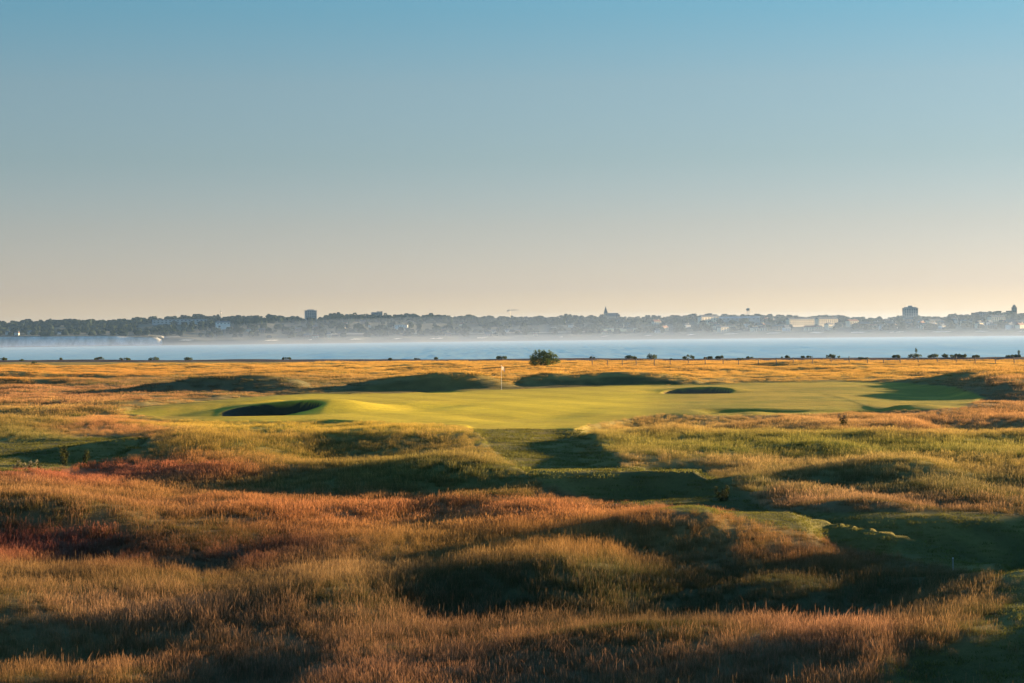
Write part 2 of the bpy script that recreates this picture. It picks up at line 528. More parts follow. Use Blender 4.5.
TINT = [
 (190, 540, 75, 16, (.16, .16, .06), (.08, .10, .03), 3.5),  # where each kind of grass stands, some darkened where shade falls, in the plan: px, py, half-sizes, flower-stalk colour, leaf colour, weight
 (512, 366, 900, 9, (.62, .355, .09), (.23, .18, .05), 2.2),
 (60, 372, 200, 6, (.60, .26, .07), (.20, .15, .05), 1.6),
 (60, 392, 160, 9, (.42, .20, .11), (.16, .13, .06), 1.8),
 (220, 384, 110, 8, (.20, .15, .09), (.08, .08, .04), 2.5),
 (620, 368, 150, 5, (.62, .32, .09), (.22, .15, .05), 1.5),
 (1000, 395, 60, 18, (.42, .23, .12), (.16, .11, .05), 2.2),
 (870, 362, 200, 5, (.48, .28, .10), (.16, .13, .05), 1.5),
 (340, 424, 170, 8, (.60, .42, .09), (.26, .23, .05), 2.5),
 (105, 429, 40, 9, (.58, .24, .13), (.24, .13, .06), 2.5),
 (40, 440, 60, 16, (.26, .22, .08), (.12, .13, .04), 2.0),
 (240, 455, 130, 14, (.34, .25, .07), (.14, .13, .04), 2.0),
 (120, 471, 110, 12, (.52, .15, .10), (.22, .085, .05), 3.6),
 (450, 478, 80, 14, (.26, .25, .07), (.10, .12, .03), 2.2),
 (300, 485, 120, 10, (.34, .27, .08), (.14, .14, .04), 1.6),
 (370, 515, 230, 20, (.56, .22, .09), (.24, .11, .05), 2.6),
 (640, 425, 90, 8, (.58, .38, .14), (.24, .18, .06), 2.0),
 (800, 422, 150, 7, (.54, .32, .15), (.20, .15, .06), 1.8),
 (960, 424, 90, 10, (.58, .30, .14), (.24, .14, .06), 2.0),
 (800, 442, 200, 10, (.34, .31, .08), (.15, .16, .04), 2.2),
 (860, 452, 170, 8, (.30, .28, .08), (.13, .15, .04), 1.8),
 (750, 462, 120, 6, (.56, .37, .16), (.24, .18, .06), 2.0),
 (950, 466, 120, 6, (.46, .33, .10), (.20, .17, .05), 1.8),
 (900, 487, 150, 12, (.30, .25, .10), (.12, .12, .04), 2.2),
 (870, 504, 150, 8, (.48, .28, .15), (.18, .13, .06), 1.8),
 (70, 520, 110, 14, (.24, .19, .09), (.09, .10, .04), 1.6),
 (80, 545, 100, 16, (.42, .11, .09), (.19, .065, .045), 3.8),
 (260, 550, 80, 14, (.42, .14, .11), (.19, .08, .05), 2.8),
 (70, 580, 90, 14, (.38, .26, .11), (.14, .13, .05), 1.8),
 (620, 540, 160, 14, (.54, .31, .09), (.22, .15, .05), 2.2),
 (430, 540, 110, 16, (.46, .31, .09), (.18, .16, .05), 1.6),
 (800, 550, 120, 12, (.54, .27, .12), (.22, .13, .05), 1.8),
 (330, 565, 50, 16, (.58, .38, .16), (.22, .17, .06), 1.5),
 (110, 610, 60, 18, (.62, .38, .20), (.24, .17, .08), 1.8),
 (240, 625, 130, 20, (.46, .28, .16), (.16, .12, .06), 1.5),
 (640, 600, 260, 26, (.22, .18, .09), (.08, .09, .035), 2.4),  # shade of the foreground mound painted into the grass colour
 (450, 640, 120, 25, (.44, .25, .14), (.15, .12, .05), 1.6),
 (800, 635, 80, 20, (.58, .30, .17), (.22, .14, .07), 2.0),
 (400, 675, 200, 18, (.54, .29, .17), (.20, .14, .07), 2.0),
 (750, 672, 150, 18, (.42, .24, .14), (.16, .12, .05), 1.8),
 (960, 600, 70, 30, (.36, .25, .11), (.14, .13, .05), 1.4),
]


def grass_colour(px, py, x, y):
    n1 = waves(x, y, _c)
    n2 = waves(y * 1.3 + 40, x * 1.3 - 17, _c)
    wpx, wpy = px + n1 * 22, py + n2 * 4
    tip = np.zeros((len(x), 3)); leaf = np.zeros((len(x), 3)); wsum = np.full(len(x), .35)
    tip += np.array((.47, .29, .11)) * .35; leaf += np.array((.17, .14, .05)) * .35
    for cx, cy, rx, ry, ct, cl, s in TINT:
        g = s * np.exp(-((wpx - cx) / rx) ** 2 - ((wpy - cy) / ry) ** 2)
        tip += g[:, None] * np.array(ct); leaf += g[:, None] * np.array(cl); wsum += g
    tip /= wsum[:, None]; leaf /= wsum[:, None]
    tip *= np.array((1.0, .99, .9)); leaf *= np.array((.92, 1.05, .95))
    v = (1 + .16 * np.clip(n2, -1.5, 1.5)) * np.interp(y, [30, 60, 110, 160], [.60, .66, .92, 1.0])  # foreground grass darkened in its colour, standing in for shade
    grey = np.interp(y, [30, 70, 90], [.12, .10, 0])[:, None]
    tip = tip * (1 - grey) + tip.mean(1, keepdims=True) * grey * np.array((1.05, 1.0, .9))
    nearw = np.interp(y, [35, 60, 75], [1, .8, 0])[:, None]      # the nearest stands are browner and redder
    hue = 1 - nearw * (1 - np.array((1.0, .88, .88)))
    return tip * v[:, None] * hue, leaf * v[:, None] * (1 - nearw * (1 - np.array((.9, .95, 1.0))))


ys = np.concatenate([np.linspace(-300, 8, 14), np.arange(12, 26, 1.0), np.arange(26, 60, .17), np.arange(60, 110, .2), np.arange(110, 215, .26), np.arange(215, 300, .7), np.arange(300, 580, 1.3), np.array([600, 700, 900, 1200, 1700, 2500])])
un = np.concatenate([-np.geomspace(12, .40, 26), np.linspace(-.37, .37, 560), np.geomspace(.40, 12, 26)])
X = un[None, :] * np.maximum(ys, 30)[:, None]
Y = np.repeat(ys[:, None], len(un), 1)
xf, yf = X.ravel(), Y.ravel()
zf, sand = height(xf, yf)
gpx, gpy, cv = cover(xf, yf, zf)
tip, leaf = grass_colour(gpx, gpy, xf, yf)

# ground colour: sand, mown turf, or the thatch under the long grass
rough = leaf * .75 + tip * .25
n1 = waves(xf, yf, _c)
n2 = waves(yf * .9 + 13, xf * 1.1 - 7, _c)
dry = smooth01(n2 * .9 + .45)[:, None]
fair = (np.array((.11, .10, .03)) * (1 - dry) + np.array((.20, .155, .045)) * dry) * (1 + .25 * n1[:, None])
lines = np.sign(np.sin((xf * .5 + yf * .18) * 2.2))[:, None]      # mowing lines
apron = (np.array((.26, .225, .03)) * (1 - dry) + np.array((.40, .29, .04)) * dry) * (1 + .14 * n1[:, None])
put = smooth01(poly_sd(gpx, gpy, [(215, 420), (310, 395), (500, 391), (640, 388), (655, 400), (640, 412), (570, 428), (470, 428), (300, 420)]) / 45 * .5 + .5)
greenc = np.array((.60, .455, .032)) * (1 + .11 * n1[:, None] + .07 * lines)
mg = greenc * put[:, None] + apron * (1 - put[:, None])
c = rough
for k, cc in (('bank', fair * .8), ('left', fair), ('corner', fair * .8), ('fairway', fair), ('green', mg)):
    c = c * (1 - cv[k][:, None]) + cc * cv[k][:, None]
left_shade = smooth01((0 - xf) / 2)[:, None]      # shade inside the left bunker is put into its colour, near black
c = c * (1 - sand[:, None]) + (np.array((.15, .105, .06)) * (1 - left_shade) + np.array((.032, .036, .02)) * left_shade) * sand[:, None]
s = yf - bank_y(xf)
bk = smooth01((s + 14) / 6)
c = c * (1 - bk[:, None]) + np.array((.085, .065, .062)) * (1 + .3 * n1[:, None]) * bk[:, None]
mownw = np.maximum.reduce([cv[k] for k in MOWN])

gm, nt, out = new_mat("ground")
at_c = nt.n('ShaderNodeAttribute', attribute_name='cover_colour')
at_m = nt.n('ShaderNodeAttribute', attribute_name='mown')
geo = nt.n('ShaderNodeNewGeometry')
p = nt.n('ShaderNodeBsdfPrincipled'); p.inputs['Roughness'].default_value = 1.0; p.inputs['Specular IOR Level'].default_value = .1
nf = nt.noise(geo.outputs['Position'], 5.0, 5, .7)
nb = nt.noise(geo.outputs['Position'], .8, 4, .6)
k1 = nt.math('ADD', nt.math('MULTIPLY', nf, .8), .6)
k2 = nt.math('ADD', nt.math('MULTIPLY', nb, .5), .75)
kk = nt.math('MULTIPLY', k1, k2)
cmb = nt.n('ShaderNodeCombineColor'); [nt.l(kk, cmb.inputs[i]) for i in range(3)]
nt.l(nt.mix(1.0, at_c.outputs['Color'], cmb.outputs[0], 'MULTIPLY'), p.inputs['Base Color'])
nt.l(rough_normal(nt, 1.0, 60.0), p.inputs['Normal'])
nt.l(p.outputs[0], out.inputs['Surface'])
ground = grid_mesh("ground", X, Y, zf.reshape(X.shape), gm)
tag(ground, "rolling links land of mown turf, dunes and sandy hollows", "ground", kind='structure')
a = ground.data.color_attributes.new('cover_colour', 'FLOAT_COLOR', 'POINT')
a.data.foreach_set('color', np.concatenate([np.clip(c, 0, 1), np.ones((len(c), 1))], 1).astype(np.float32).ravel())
a = ground.data.attributes.new('mown', 'FLOAT', 'POINT')
a.data.foreach_set('value', mownw.astype(np.float32))
del X, Y, xf, yf, zf, gpx, gpy, cv, tip, leaf, c

# ------------------------------------------------------------------ grass
grm, nt, out = new_mat("grass")
at_t = nt.n('ShaderNodeAttribute', attribute_name='tip', attribute_type='INSTANCER')
at_l = nt.n('ShaderNodeAttribute', attribute_name='leaf', attribute_type='INSTANCER')
at_h = nt.n('ShaderNodeAttribute', attribute_name='stalk')
geo = nt.n('ShaderNodeNewGeometry')
cc = nt.mix(at_h.outputs['Fac'], at_l.outputs['Color'], at_t.outputs['Color'])
hs = nt.n('ShaderNodeHueSaturation')
nt.l(cc, hs.inputs['Color'])
nt.l(nt.math('ADD', nt.math('MULTIPLY', geo.outputs['Random Per Island'], .7), .65), hs.inputs['Value'])
d = nt.n('ShaderNodeBsdfDiffuse'); t = nt.n('ShaderNodeBsdfTranslucent')
nt.l(hs.outputs[0], d.inputs[0]); nt.l(hs.outputs[0], t.inputs[0])
ms = nt.n('ShaderNodeMixShader'); ms.inputs[0].default_value = .42
nt.l(d.outputs[0], ms.inputs[1]); nt.l(t.outputs[0], ms.inputs[2])
nt.l(ms.outputs[0], out.inputs['Surface'])


def tuft(name, n_leaf, n_stem, rad, hl, hs_, wl, ws, seed, heads=True):
    g = np.random.default_rng(seed)
    V, Fc, A = [], [], []

    def strip(prof, base, dirv, side, bend, h, val0, val1):
        i0 = len(V)
        for k, (t_, w_) in enumerate(prof):
            p_ = base + np.array((0, 0, 1.0)) * h * t_ * (1 - .25 * bend * t_) + dirv * h * bend * t_ * t_
            for sgn in (-1, 1):
                V.append(p_ + side * w_ * sgn * .5); A.append(val0 + (val1 - val0) * t_)
        for k in range(len(prof) - 1):
            a_ = i0 + 2 * k
            Fc.append((a_, a_ + 1, a_ + 3, a_ + 2))

    for k in range(n_leaf + n_stem):
        stem = k >= n_leaf
        r = rad * math.sqrt(g.random()); th = g.uniform(0, 6.283)
        b = np.array((r * math.cos(th), r * math.sin(th), -.03))
        th2 = g.uniform(0, 6.283)
        dv = np.array((math.cos(th2), math.sin(th2), 0)) + np.array((-.5, -.15, 0))
        th3 = g.uniform(0, 6.283)
        sv = np.array((math.cos(th3), math.sin(th3), 0))
        if stem:
            h = hs_ * g.uniform(.42, 1.0) ** .9 * (1.28 if g.random() < .12 else 1.0)
            pr = [(0, ws), (.5, ws * .9), (.70, ws * .7), (.80, ws * 2.0), (.92, ws * 1.5), (1.0, ws * .3)] if heads else [(0, ws), (.6, ws * .9), (1.0, ws * .3)]
            strip(pr, b, dv, sv, abs(g.normal(0, .22)), h, .35, 1.15)
        else:
            h = hl * g.uniform(.5, 1.1)
            strip([(0, wl), (.5, wl * .8), (1, wl * .12)], b, dv, sv, g.uniform(.1, .6), h, 0, .35)
    o = mesh_obj(name, V, Fc, grm, link=False)
    at_ = o.data.attributes.new('stalk', 'FLOAT', 'POINT')
    at_.data.foreach_set('value', np.clip(np.array(A, np.float32), 0, 1))
    return o


tufts = bpy.data.collections.new("tufts")
KN = 0
def reg(o):
    global KN
    o.name = "t%03d_%s" % (KN, o.name.split('.')[0]); tufts.objects.link(o); KN += 1
for i in range(3): reg(tuft("near_tuft", 44, 22, .26, .20, .50, .007, .0038, 100 + i))
for i in range(3): reg(tuft("leafy_tuft", 70, 6, .26, .22, .46, .008, .0038, 110 + i))
for i in range(2): reg(tuft("mid_tuft", 50, 30, .42, .22, .48, .015, .008, 200 + i))
for i in range(2): reg(tuft("leafy_mid_tuft", 84, 8, .42, .25, .46, .016, .008, 210 + i))
for i in range(2): reg(tuft("far_tuft", 64, 60, 1.1, .24, .42, .036, .020, 300 + i))
for i in range(2): reg(tuft("leafy_far_tuft", 120, 10, 1.0, .32, .46, .042, .024, 310 + i))
for i in range(3): reg(tuft("turf_tuft", 60, 0, .22, .07, .1, .012, .01, 400 + i, False))
for i in range(3): reg(tuft("flat_tuft", 70, 0, .45, .09, .1, .025, .01, 500 + i, False))


def scatter(d0, d1, per_m2, um=.33):
    area = um * (d1 * d1 - d0 * d0)
    n = int(area * per_m2)
    d_ = np.sqrt(rng.uniform(d0 * d0, d1 * d1, n))
    return rng.uniform(-um, um, n) * d_, d_


PX, PY, PZ, PK, PS, PR, PT, PL = [], [], [], [], [], [], [], []


def emit(x, y, z, kinds, scale, tip, leaf, sq=1.0):
    n = len(x)
    PX.append(x); PY.append(y); PZ.append(z)
    PK.append(kinds if isinstance(kinds, np.ndarray) else rng.integers(kinds[0], kinds[1], n))
    PS.append(np.stack([scale * sq, scale * sq, scale], 1))
    PR.append(np.stack([np.zeros(n), np.zeros(n), rng.uniform(0, 6.283, n)], 1))
    PT.append(tip); PL.append(leaf)


for d0, d1, dens, kinds, ks in ((24, 62, 25, (0, 6), 1.0), (62, 125, 8.0, (6, 10), 1.0), (125, 425, 1.25, (10, 14), 1.0)):
    x, y = scatter(d0, d1, dens)
    if d0 == 24:      # and on the added shading dunes just outside it
        xe = rng.uniform(8, 56, 24000); ye = rng.uniform(26, 82, 24000); k_ = xe > .33 * np.hypot(xe, ye)
        x, y = np.concatenate([x, xe[k_]]), np.concatenate([y, ye[k_]])
    z, sd_ = height(x, y)
    px, py, cv = cover(x, y, z)
    mw = np.maximum.reduce([cv['green'], cv['bank'] * .85, cv['fairway'], cv['left'], cv['corner'] * .8, sd_])
    keep = (rng.random(len(x)) > mw * 1.15) & (y < bank_y(x) - 8)
    for (cx, cy, rx, ry, *_r) in BUNKERS:
        keep &= np.hypot((x - cx) / rx, (y - cy) / ry) > 1.1
    x, y, z, px, py, mw, edge = x[keep], y[keep], z[keep], px[keep], py[keep], mw[keep], cv['edge'][keep]
    tip, leaf = grass_colour(px, py, x, y)
    patch = waves(x * 1.7, y * 1.7, _c)
    # thin and thick stands: the stalks are sparse here and dense there
    hgt = np.clip(.92 + .34 * patch + rng.normal(0, .10, len(x)), .3, 1.6) * (1 - .55 * mw) * (1 - .5 * edge) * np.interp(y, [30, 60, 80, 110, 230, 320], [.82, .78, .72, .68, .68, .58])
    # leafy stands with hardly any stalks, and stands full of stalks
    dull = 1 - smooth01((tip.max(1) / np.interp(y, [30, 60, 110, 160], [.60, .66, .92, 1.0]) - .22) / .26)
    leafy = rng.random(len(x)) < np.clip(.18 + .75 * dull + .25 * waves(x * .8 + 9, y * .8, _c), .05, .95)
    h2 = (kinds[1] - kinds[0]) // 2
    kk_ = kinds[0] + rng.integers(0, h2, len(x)) + np.where(leafy, h2, 0)
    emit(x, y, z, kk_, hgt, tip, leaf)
# mown turf: short blades
for d0, d1, dens, kinds in ((24, 70, 14, (14, 17)), (70, 150, 4.0, (17, 20))):
    x, y = scatter(d0, d1, dens)
    z, sd_ = height(x, y)
    px, py, cv = cover(x, y, z)
    mw = np.maximum.reduce([cv['fairway'], cv['left'], cv['corner']])
    keep = (mw > .25) & (sd_ < .1) & (cv['green'] < .4)
    x, y, z = x[keep], y[keep], z[keep]
    n1 = waves(x, y, _c)
    lf = np.array((.13, .125, .032)) * (1 + .22 * n1[:, None]) * rng.uniform(.8, 1.25, (len(x), 1))
    emit(x, y, z, kinds, rng.uniform(.6, 1.3, len(x)), lf, lf)
PX, PY, PZ = map(np.concatenate, (PX, PY, PZ))
N = len(PX)
me = bpy.data.meshes.new("long_grass")
me.vertices.add(N)
me.vertices.foreach_set('co', np.stack([PX, PY, PZ], 1).astype(np.float32).ravel())
def vattr(name, typ, arr, key):
    a_ = me.attributes.new(name, typ, 'POINT'); a_.data.foreach_set(key, arr.ravel())
vattr('kind_index', 'INT', np.concatenate(PK).astype(np.int32), 'value')
vattr('size', 'FLOAT_VECTOR', np.concatenate(PS).astype(np.float32), 'vector')
vattr('turn', 'FLOAT_VECTOR', np.concatenate(PR).astype(np.float32), 'vector')
for nm, arr in (('tip', PT), ('leaf', PL)):
    arr = np.clip(np.concatenate(arr), .005, .9)
    vattr(nm, 'FLOAT_COLOR', np.concatenate([arr, np.ones((N, 1))], 1).astype(np.float32), 'color')
grass = bpy.data.objects.new("long_grass", me)
col.objects.link(grass)
tag(grass, "long golden, red and olive dune grass growing over the links", "grass", kind='stuff')
ng = bpy.data.node_groups.new("scatter_grass", 'GeometryNodeTree')
ng.interface.new_socket("Geometry", in_out='INPUT', socket_type='NodeSocketGeometry')
ng.interface.new_socket("Geometry", in_out='OUTPUT', socket_type='NodeSocketGeometry')
gi = ng.nodes.new('NodeGroupInput'); go = ng.nodes.new('NodeGroupOutput')
ci = ng.nodes.new('GeometryNodeCollectionInfo'); ci.inputs['Collection'].default_value = tufts
ci.inputs['Separate Children'].default_value = True; ci.inputs['Reset Children'].default_value = True
iop = ng.nodes.new('GeometryNodeInstanceOnPoints'); iop.inputs['Pick Instance'].default_value = True
def gattr(name, typ):
    nd = ng.nodes.new('GeometryNodeInputNamedAttribute'); nd.data_type = typ; nd.inputs['Name'].default_value = name; return nd.outputs['Attribute']
e2r = ng.nodes.new('FunctionNodeEulerToRotation')
ng.links.new(gattr('turn', 'FLOAT_VECTOR'), e2r.inputs[0])
ng.links.new(gi.outputs[0], iop.inputs['Points'])
ng.links.new(ci.outputs[0], iop.inputs['Instance'])
ng.links.new(gattr('kind_index', 'INT'), iop.inputs['Instance Index'])
ng.links.new(e2r.outputs[0], iop.inputs['Rotation'])
ng.links.new(gattr('size', 'FLOAT_VECTOR'), iop.inputs['Scale'])
ng.links.new(iop.outputs[0], go.inputs[0])
md = grass.modifiers.new("scatter", 'NODES'); md.node_group = ng
print("grass tufts", N)


def ground_z(x, y):
    return float(height(np.array([float(x)]), np.array([float(y)]))[0][0])


# ------------------------------------------------------------------ sea
sm, nt, out = new_mat("sea")
p = nt.n('ShaderNodeBsdfPrincipled')
p.inputs['Base Color'].default_value = (.24, .45, .57, 1)
p.inputs['Roughness'].default_value = .22
p.inputs['IOR'].default_value = 1.33
geo = nt.n('ShaderNodeNewGeometry')
mp = nt.n('ShaderNodeMapping'); mp.inputs['Scale'].default_value = (.32, .010, 1); nt.l(geo.outputs['Position'], mp.inputs[0])
nt.l(rough_normal(nt, .09, 1.0, None, mp.outputs[0]), p.inputs['Normal'])
nt.l(p.outputs[0], out.inputs['Surface'])
xs = np.linspace(-14000, 14000, 60); ysr = np.concatenate([np.linspace(330, 6000, 60), np.linspace(7000, 16000, 8)])
XX, YY = np.meshgrid(xs, ysr)
sea = grid_mesh("sea", XX, YY, np.full(XX.shape, SEA_Z), sm)
tag(sea, "calm pale blue bay between the links and the far shore", "sea", kind='structure')

# ------------------------------------------------------------------ far coast
U0 = [-1.2, -.256, -.128, 0, .128, .256, 1.2]
D0 = [3300, 3300, 3320, 3550, 3500, 3200, 3200]
SKY = np.array([(-400, 322), (0, 320), (40, 318.5), (60, 317), (90, 317.5), (100, 319), (120, 317), (150, 315), (190, 314), (205, 312.5), (215, 315), (250, 313.5), (285, 314), (330, 313), (360, 312), (380, 312), (440, 313.5), (470, 314), (510, 314.5), (570, 314), (640, 315), (680, 313.5), (740, 313), (770, 313), (800, 315), (840, 313.5), (870, 316), (900, 315), (940, 314.5), (960, 312), (1000, 310.5), (1024, 311), (1400, 311)])
TREE_H = 11.0


def coast_d(u): return np.interp(u, U0, D0)


def sky_z(u, d):
    px = 512 + u * F_PX
    py = np.interp(px, SKY[:, 0], SKY[:, 1])
    hor = 336 - (px - 512) * ROLL
    return CAM_Z + (hor - py) * d / F_PX


def far_z(u, s):
    d0 = coast_d(u)
    top = sky_z(u, d0 + 420) - TREE_H
    px = 512 + u * F_PX
    cliff = np.interp(px, [-400, 0, 110, 175, 230, 330, 520, 680, 760, 900, 1024, 1400], [14, 14, 13, 8, 4, 5, 4, 6, 8, 7, 6, 6])
    z = np.interp(s, [-200, 0], [-7.0, SEA_Z - .05])
    z = np.where(s > 0, SEA_Z + (cliff - SEA_Z) * smooth01(s / np.where(cliff > 9, 16, 45)), z)
    cw = np.where(cliff > 9, 16, 45)
    t = np.clip((s - cw) / (446 - cw), 0, 1)
    z = np.where(s > cw, cliff + (top - cliff) * (t * .75 + .25 * smooth01(t)), z)
    z = np.where(s > 446, top - (s - 446) * .004, z)
    return z


us = np.linspace(-1.2, 1.2, 900)
ss = np.concatenate([[-200, -60, 0], np.linspace(2, 48, 20), np.linspace(60, 460, 40), np.linspace(520, 900, 6), [1500, 3000, 6000, 12000]])
UU, SS = np.meshgrid(us, ss)
jit = 1 + .012 * np.sin(UU * 90) + .006 * np.sin(UU * 260 + 1)
DD = coast_d(UU) * np.where(SS > -100, 1, 1) + SS + (np.sin(UU * 160) * 4 + np.sin(UU * 420) * 2)
ZZ = far_z(UU, SS) + .8 * np.sin(UU * 300) * (SS > 30)
fm, nt, out = new_mat("far_land")
p = nt.n('ShaderNodeBsdfPrincipled'); p.inputs['Roughness'].default_value = 1
geo = nt.n('ShaderNodeNewGeometry')
sepn = nt.n('ShaderNodeSeparateXYZ'); nt.l(geo.outputs['True Normal'], sepn.inputs[0])
steep = nt.math('LESS_THAN', sepn.outputs['Z'], .86)
nz = nt.noise(geo.outputs['Position'], .02, 4, .6)
mp = nt.n('ShaderNodeMapping'); mp.inputs['Scale'].default_value = (.05, .05, .012); nt.l(geo.outputs['Position'], mp.inputs[0])
nz2 = nt.noise(mp.outputs[0], 1.0, 5, .65)
chalk = nt.mix(nt.math('MULTIPLY', nt.math('SUBTRACT', nz2, .35), 3, True), (.30, .30, .27), (.72, .71, .67))
land = nt.mix(nz, (.022, .03, .016), (.06, .06, .032))
nt.l(nt.mix(steep, land, chalk), p.inputs['Base Color'])
nt.l(p.outputs[0], out.inputs['Surface'])
fl = grid_mesh("far_shore", UU * np.maximum(DD, 1), DD, ZZ, fm)
tag(fl, "hazy wooded far shore with chalk cliffs across the bay", "shore", kind='structure')


def far_at(px, s):
    u = (px - 512) / F_PX
    d = float(coast_d(u)) + s + math.sin(u * 160) * 4 + math.sin(u * 420) * 2
    return u * d, d, float(far_z(np.array([u]), np.array([float(s)]))[0]), d


far_leaf = foliage_mat("far_tree_leaves", (.024, .033, .018), .05, .35, .2)
far_leaf2 = foliage_mat("far_tree_leaves_dark", (.018, .026, .016), .05, .35, .2)
bark = simple_mat("bark", (.12, .09, .06), .9, .4, 3)


def far_tree_mesh(seed, wide, tall):
    g = random.Random(seed)
    b = MB()
    b.tube((0, 0, -.5), (0, 0, tall * .5), .45, .25, 6, 1)
    n = g.randint(9, 13)
    for k in range(n):
        a_ = g.uniform(0, 6.28); r = wide * .36 * math.sqrt(g.random())
        zz = tall * g.uniform(.38, .86)
        q = wide * g.uniform(.15, .27) * (1.15 - .35 * zz / tall)
        b.blob((r * math.cos(a_), r * math.sin(a_), zz), q, q, q * g.uniform(.7, 1.0), .3, 8, 6, g)
    o = b.build("tree", [far_leaf if seed % 2 else far_leaf2, bark], link=False)
    return o.data


def far_tree_full(seed, wide, tall):
    return far_tree_mesh(seed, wide, tall)


ftm = [far_tree_mesh(s_, w_, t_) for s_, w_, t_ in ((1, 10, 11), (2, 13, 11), (3, 9, 12), (4, 15, 12), (5, 12, 10), (6, 8, 9.5))]
# gaps in the skyline where a building stands
NO_TREE = [(302, 320), (376, 384), (903, 919), (603, 609)]
px = -60.0
rt = random.Random(11)
while px < 1090:
    u_ = (px - 512) / F_PX
    d_ = float(coast_d(u_)) + 420
    if not any(a_ < px < b_ for a_, b_ in NO_TREE):
        x, y, z, d_ = far_at(px, rt.uniform(385, 450))
        o = bpy.data.objects.new("tree", rt.choice(ftm)); col.objects.link(o)
        o.location = (x, y, z - 2.2)
        k = rt.uniform(.85, 1.3)
        o.scale = (k * rt.uniform(.85, 1.2), k * rt.uniform(.85, 1.2), k * rt.uniform(.8, 1.05))
        o.rotation_euler = (0, 0, rt.uniform(0, 6.28))
        tag(o, "dark rounded tree in the hazy skyline of the far shore", "tree", "skyline trees across the bay")
    px += rt.uniform(3.6, 5.6)

# the woods below the skyline read as one mass
wb_ = MB()
rw = random.Random(5)
for k in range(2100):
    px = rw.uniform(-80, 1100)
    dense = np.interp(px, [0, 160, 260, 500, 700, 900, 1024], [1, 1, .9, .85, .7, .6, .6])
    s_ = rw.uniform(22, 400) if k % 3 else rw.uniform(340, 445)
    if rw.random() > dense and s_ < 340: continue
    if 150 < px < 260 and s_ < 90: continue
    if s_ < 60 and px > 250: continue
    x, y, z, d_ = far_at(px, s_)
    q = rw.uniform(3, 6.2)
    wb_.blob((x, y, z + q * .75), q * rw.uniform(.9, 1.5), q, q * rw.uniform(.8, 1.15), .3, 8, 5, rw)
woods = wb_.build("woods", far_leaf)
tag(woods, "hazy mass of trees covering the slopes of the far shore", "woods", kind='stuff')

# ---- buildings over there
brick = simple_mat("brick", (.28, .19, .15), .9, .3, .4)
cream = simple_mat("cream_render", (.72, .62, .46), .85, .15, .3)
white = simple_mat("white_render", (.80, .78, .74), .8, .12, .3)
concrete = simple_mat("concrete", (.30, .30, .31), .9, .25, .3)
slate = simple_mat("slate", (.10, .11, .13), .7, .3, .6)
tile = simple_mat("clay_tile", (.28, .13, .08), .85, .3, .6)
glass = simple_mat("window_glass", (.05, .06, .07), .15, .3, 1)
stone = simple_mat("flint_stone", (.22, .20, .17), .9, .3, .6)
metal = simple_mat("grey_steel", (.25, .26, .27), .5, .2, 2, metal=.6)
bluemetal = simple_mat("blue_grey_roof", (.30, .36, .40), .6, .2, .2)


def place(name, px, s_, label, cat, rz=0, group=None, sink=0):
    x, y, z, d_ = far_at(px, s_)
    o = empty(name, (x, y, z - sink), label, cat, group)
    o.rotation_euler.z = R_(rz) - math.atan2(x, y)
    return o, d_ / F_PX      # metres per pixel there


def windows(parent, w_, d_, z0, z1, nx, nz, face='front', frac=.55, name='window'):
    """one window per opening on a face, set proud of the wall"""
    for j in range(nz):
        zc = z0 + (z1 - z0) * (j + .5) / nz
        hh = (z1 - z0) / nz * .5 * frac
        for i in range(nx):
            b = MB()
            if face == 'front':
                xc = -w_ / 2 + w_ * (i + .5) / nx; hw = w_ / nx * .5 * frac
                b.box(xc - hw, xc + hw, -d_ / 2 - .12, -d_ / 2 + .05, zc - hh, zc + hh)
            else:
                yc = -d_ / 2 + d_ * (i + .5) / nx; hw = d_ / nx * .5 * frac
                b.box(w_ / 2 - .05, w_ / 2 + .12, yc - hw, yc + hw, zc - hh, zc + hh)
            b.build(name, glass, parent)


def tower_block(px, s_, wpx, top_py, label, rz, mat, plant):
    o, k = place('tower_block', px, s_, label, 'tower block', rz)
    hor = 336 - (px - 512) * ROLL
    ztop = CAM_Z + (hor - top_py) * k
    h_ = ztop - o.location.z
    w_ = wpx * k; d_ = w_ * .55
    b = MB(); b.box(-w_ / 2, w_ / 2, -d_ / 2, d_ / 2, -3, h_); b.build('wall', mat, o)
    b = MB(); b.box(-w_ / 2 - .4, w_ / 2 + .4, -d_ / 2 - .4, d_ / 2 + .4, h_ + .01, h_ + 1.1); b.build('roof', concrete, o)
    for x0, x1, hh in plant:
        b = MB(); b.box(x0 * w_, x1 * w_, -d_ * .25, d_ * .25, h_ + 1.1, h_ + 1.1 + hh); b.build('plant_room', concrete, o)
    nz = max(4, int(h_ / 3.2))
    windows(o, w_, d_, 2, h_, 6, nz, 'front', .6)
    windows(o, w_, d_, 2, h_, 3, nz, 'side', .6)
    return o


tower_block(311, 430, 11.0, 311.0, "wide dark tower block with a low roof box, left part of far skyline", 12, concrete, [(-.3, .3, 1.6)])
tower_block(910.5, 430, 14.0, 308.6, "tallest dark tower block with two stepped roof rooms, on right far skyline", 14, concrete, [(-.42, .42, 1.8), (-.12, .12, 4.5)])

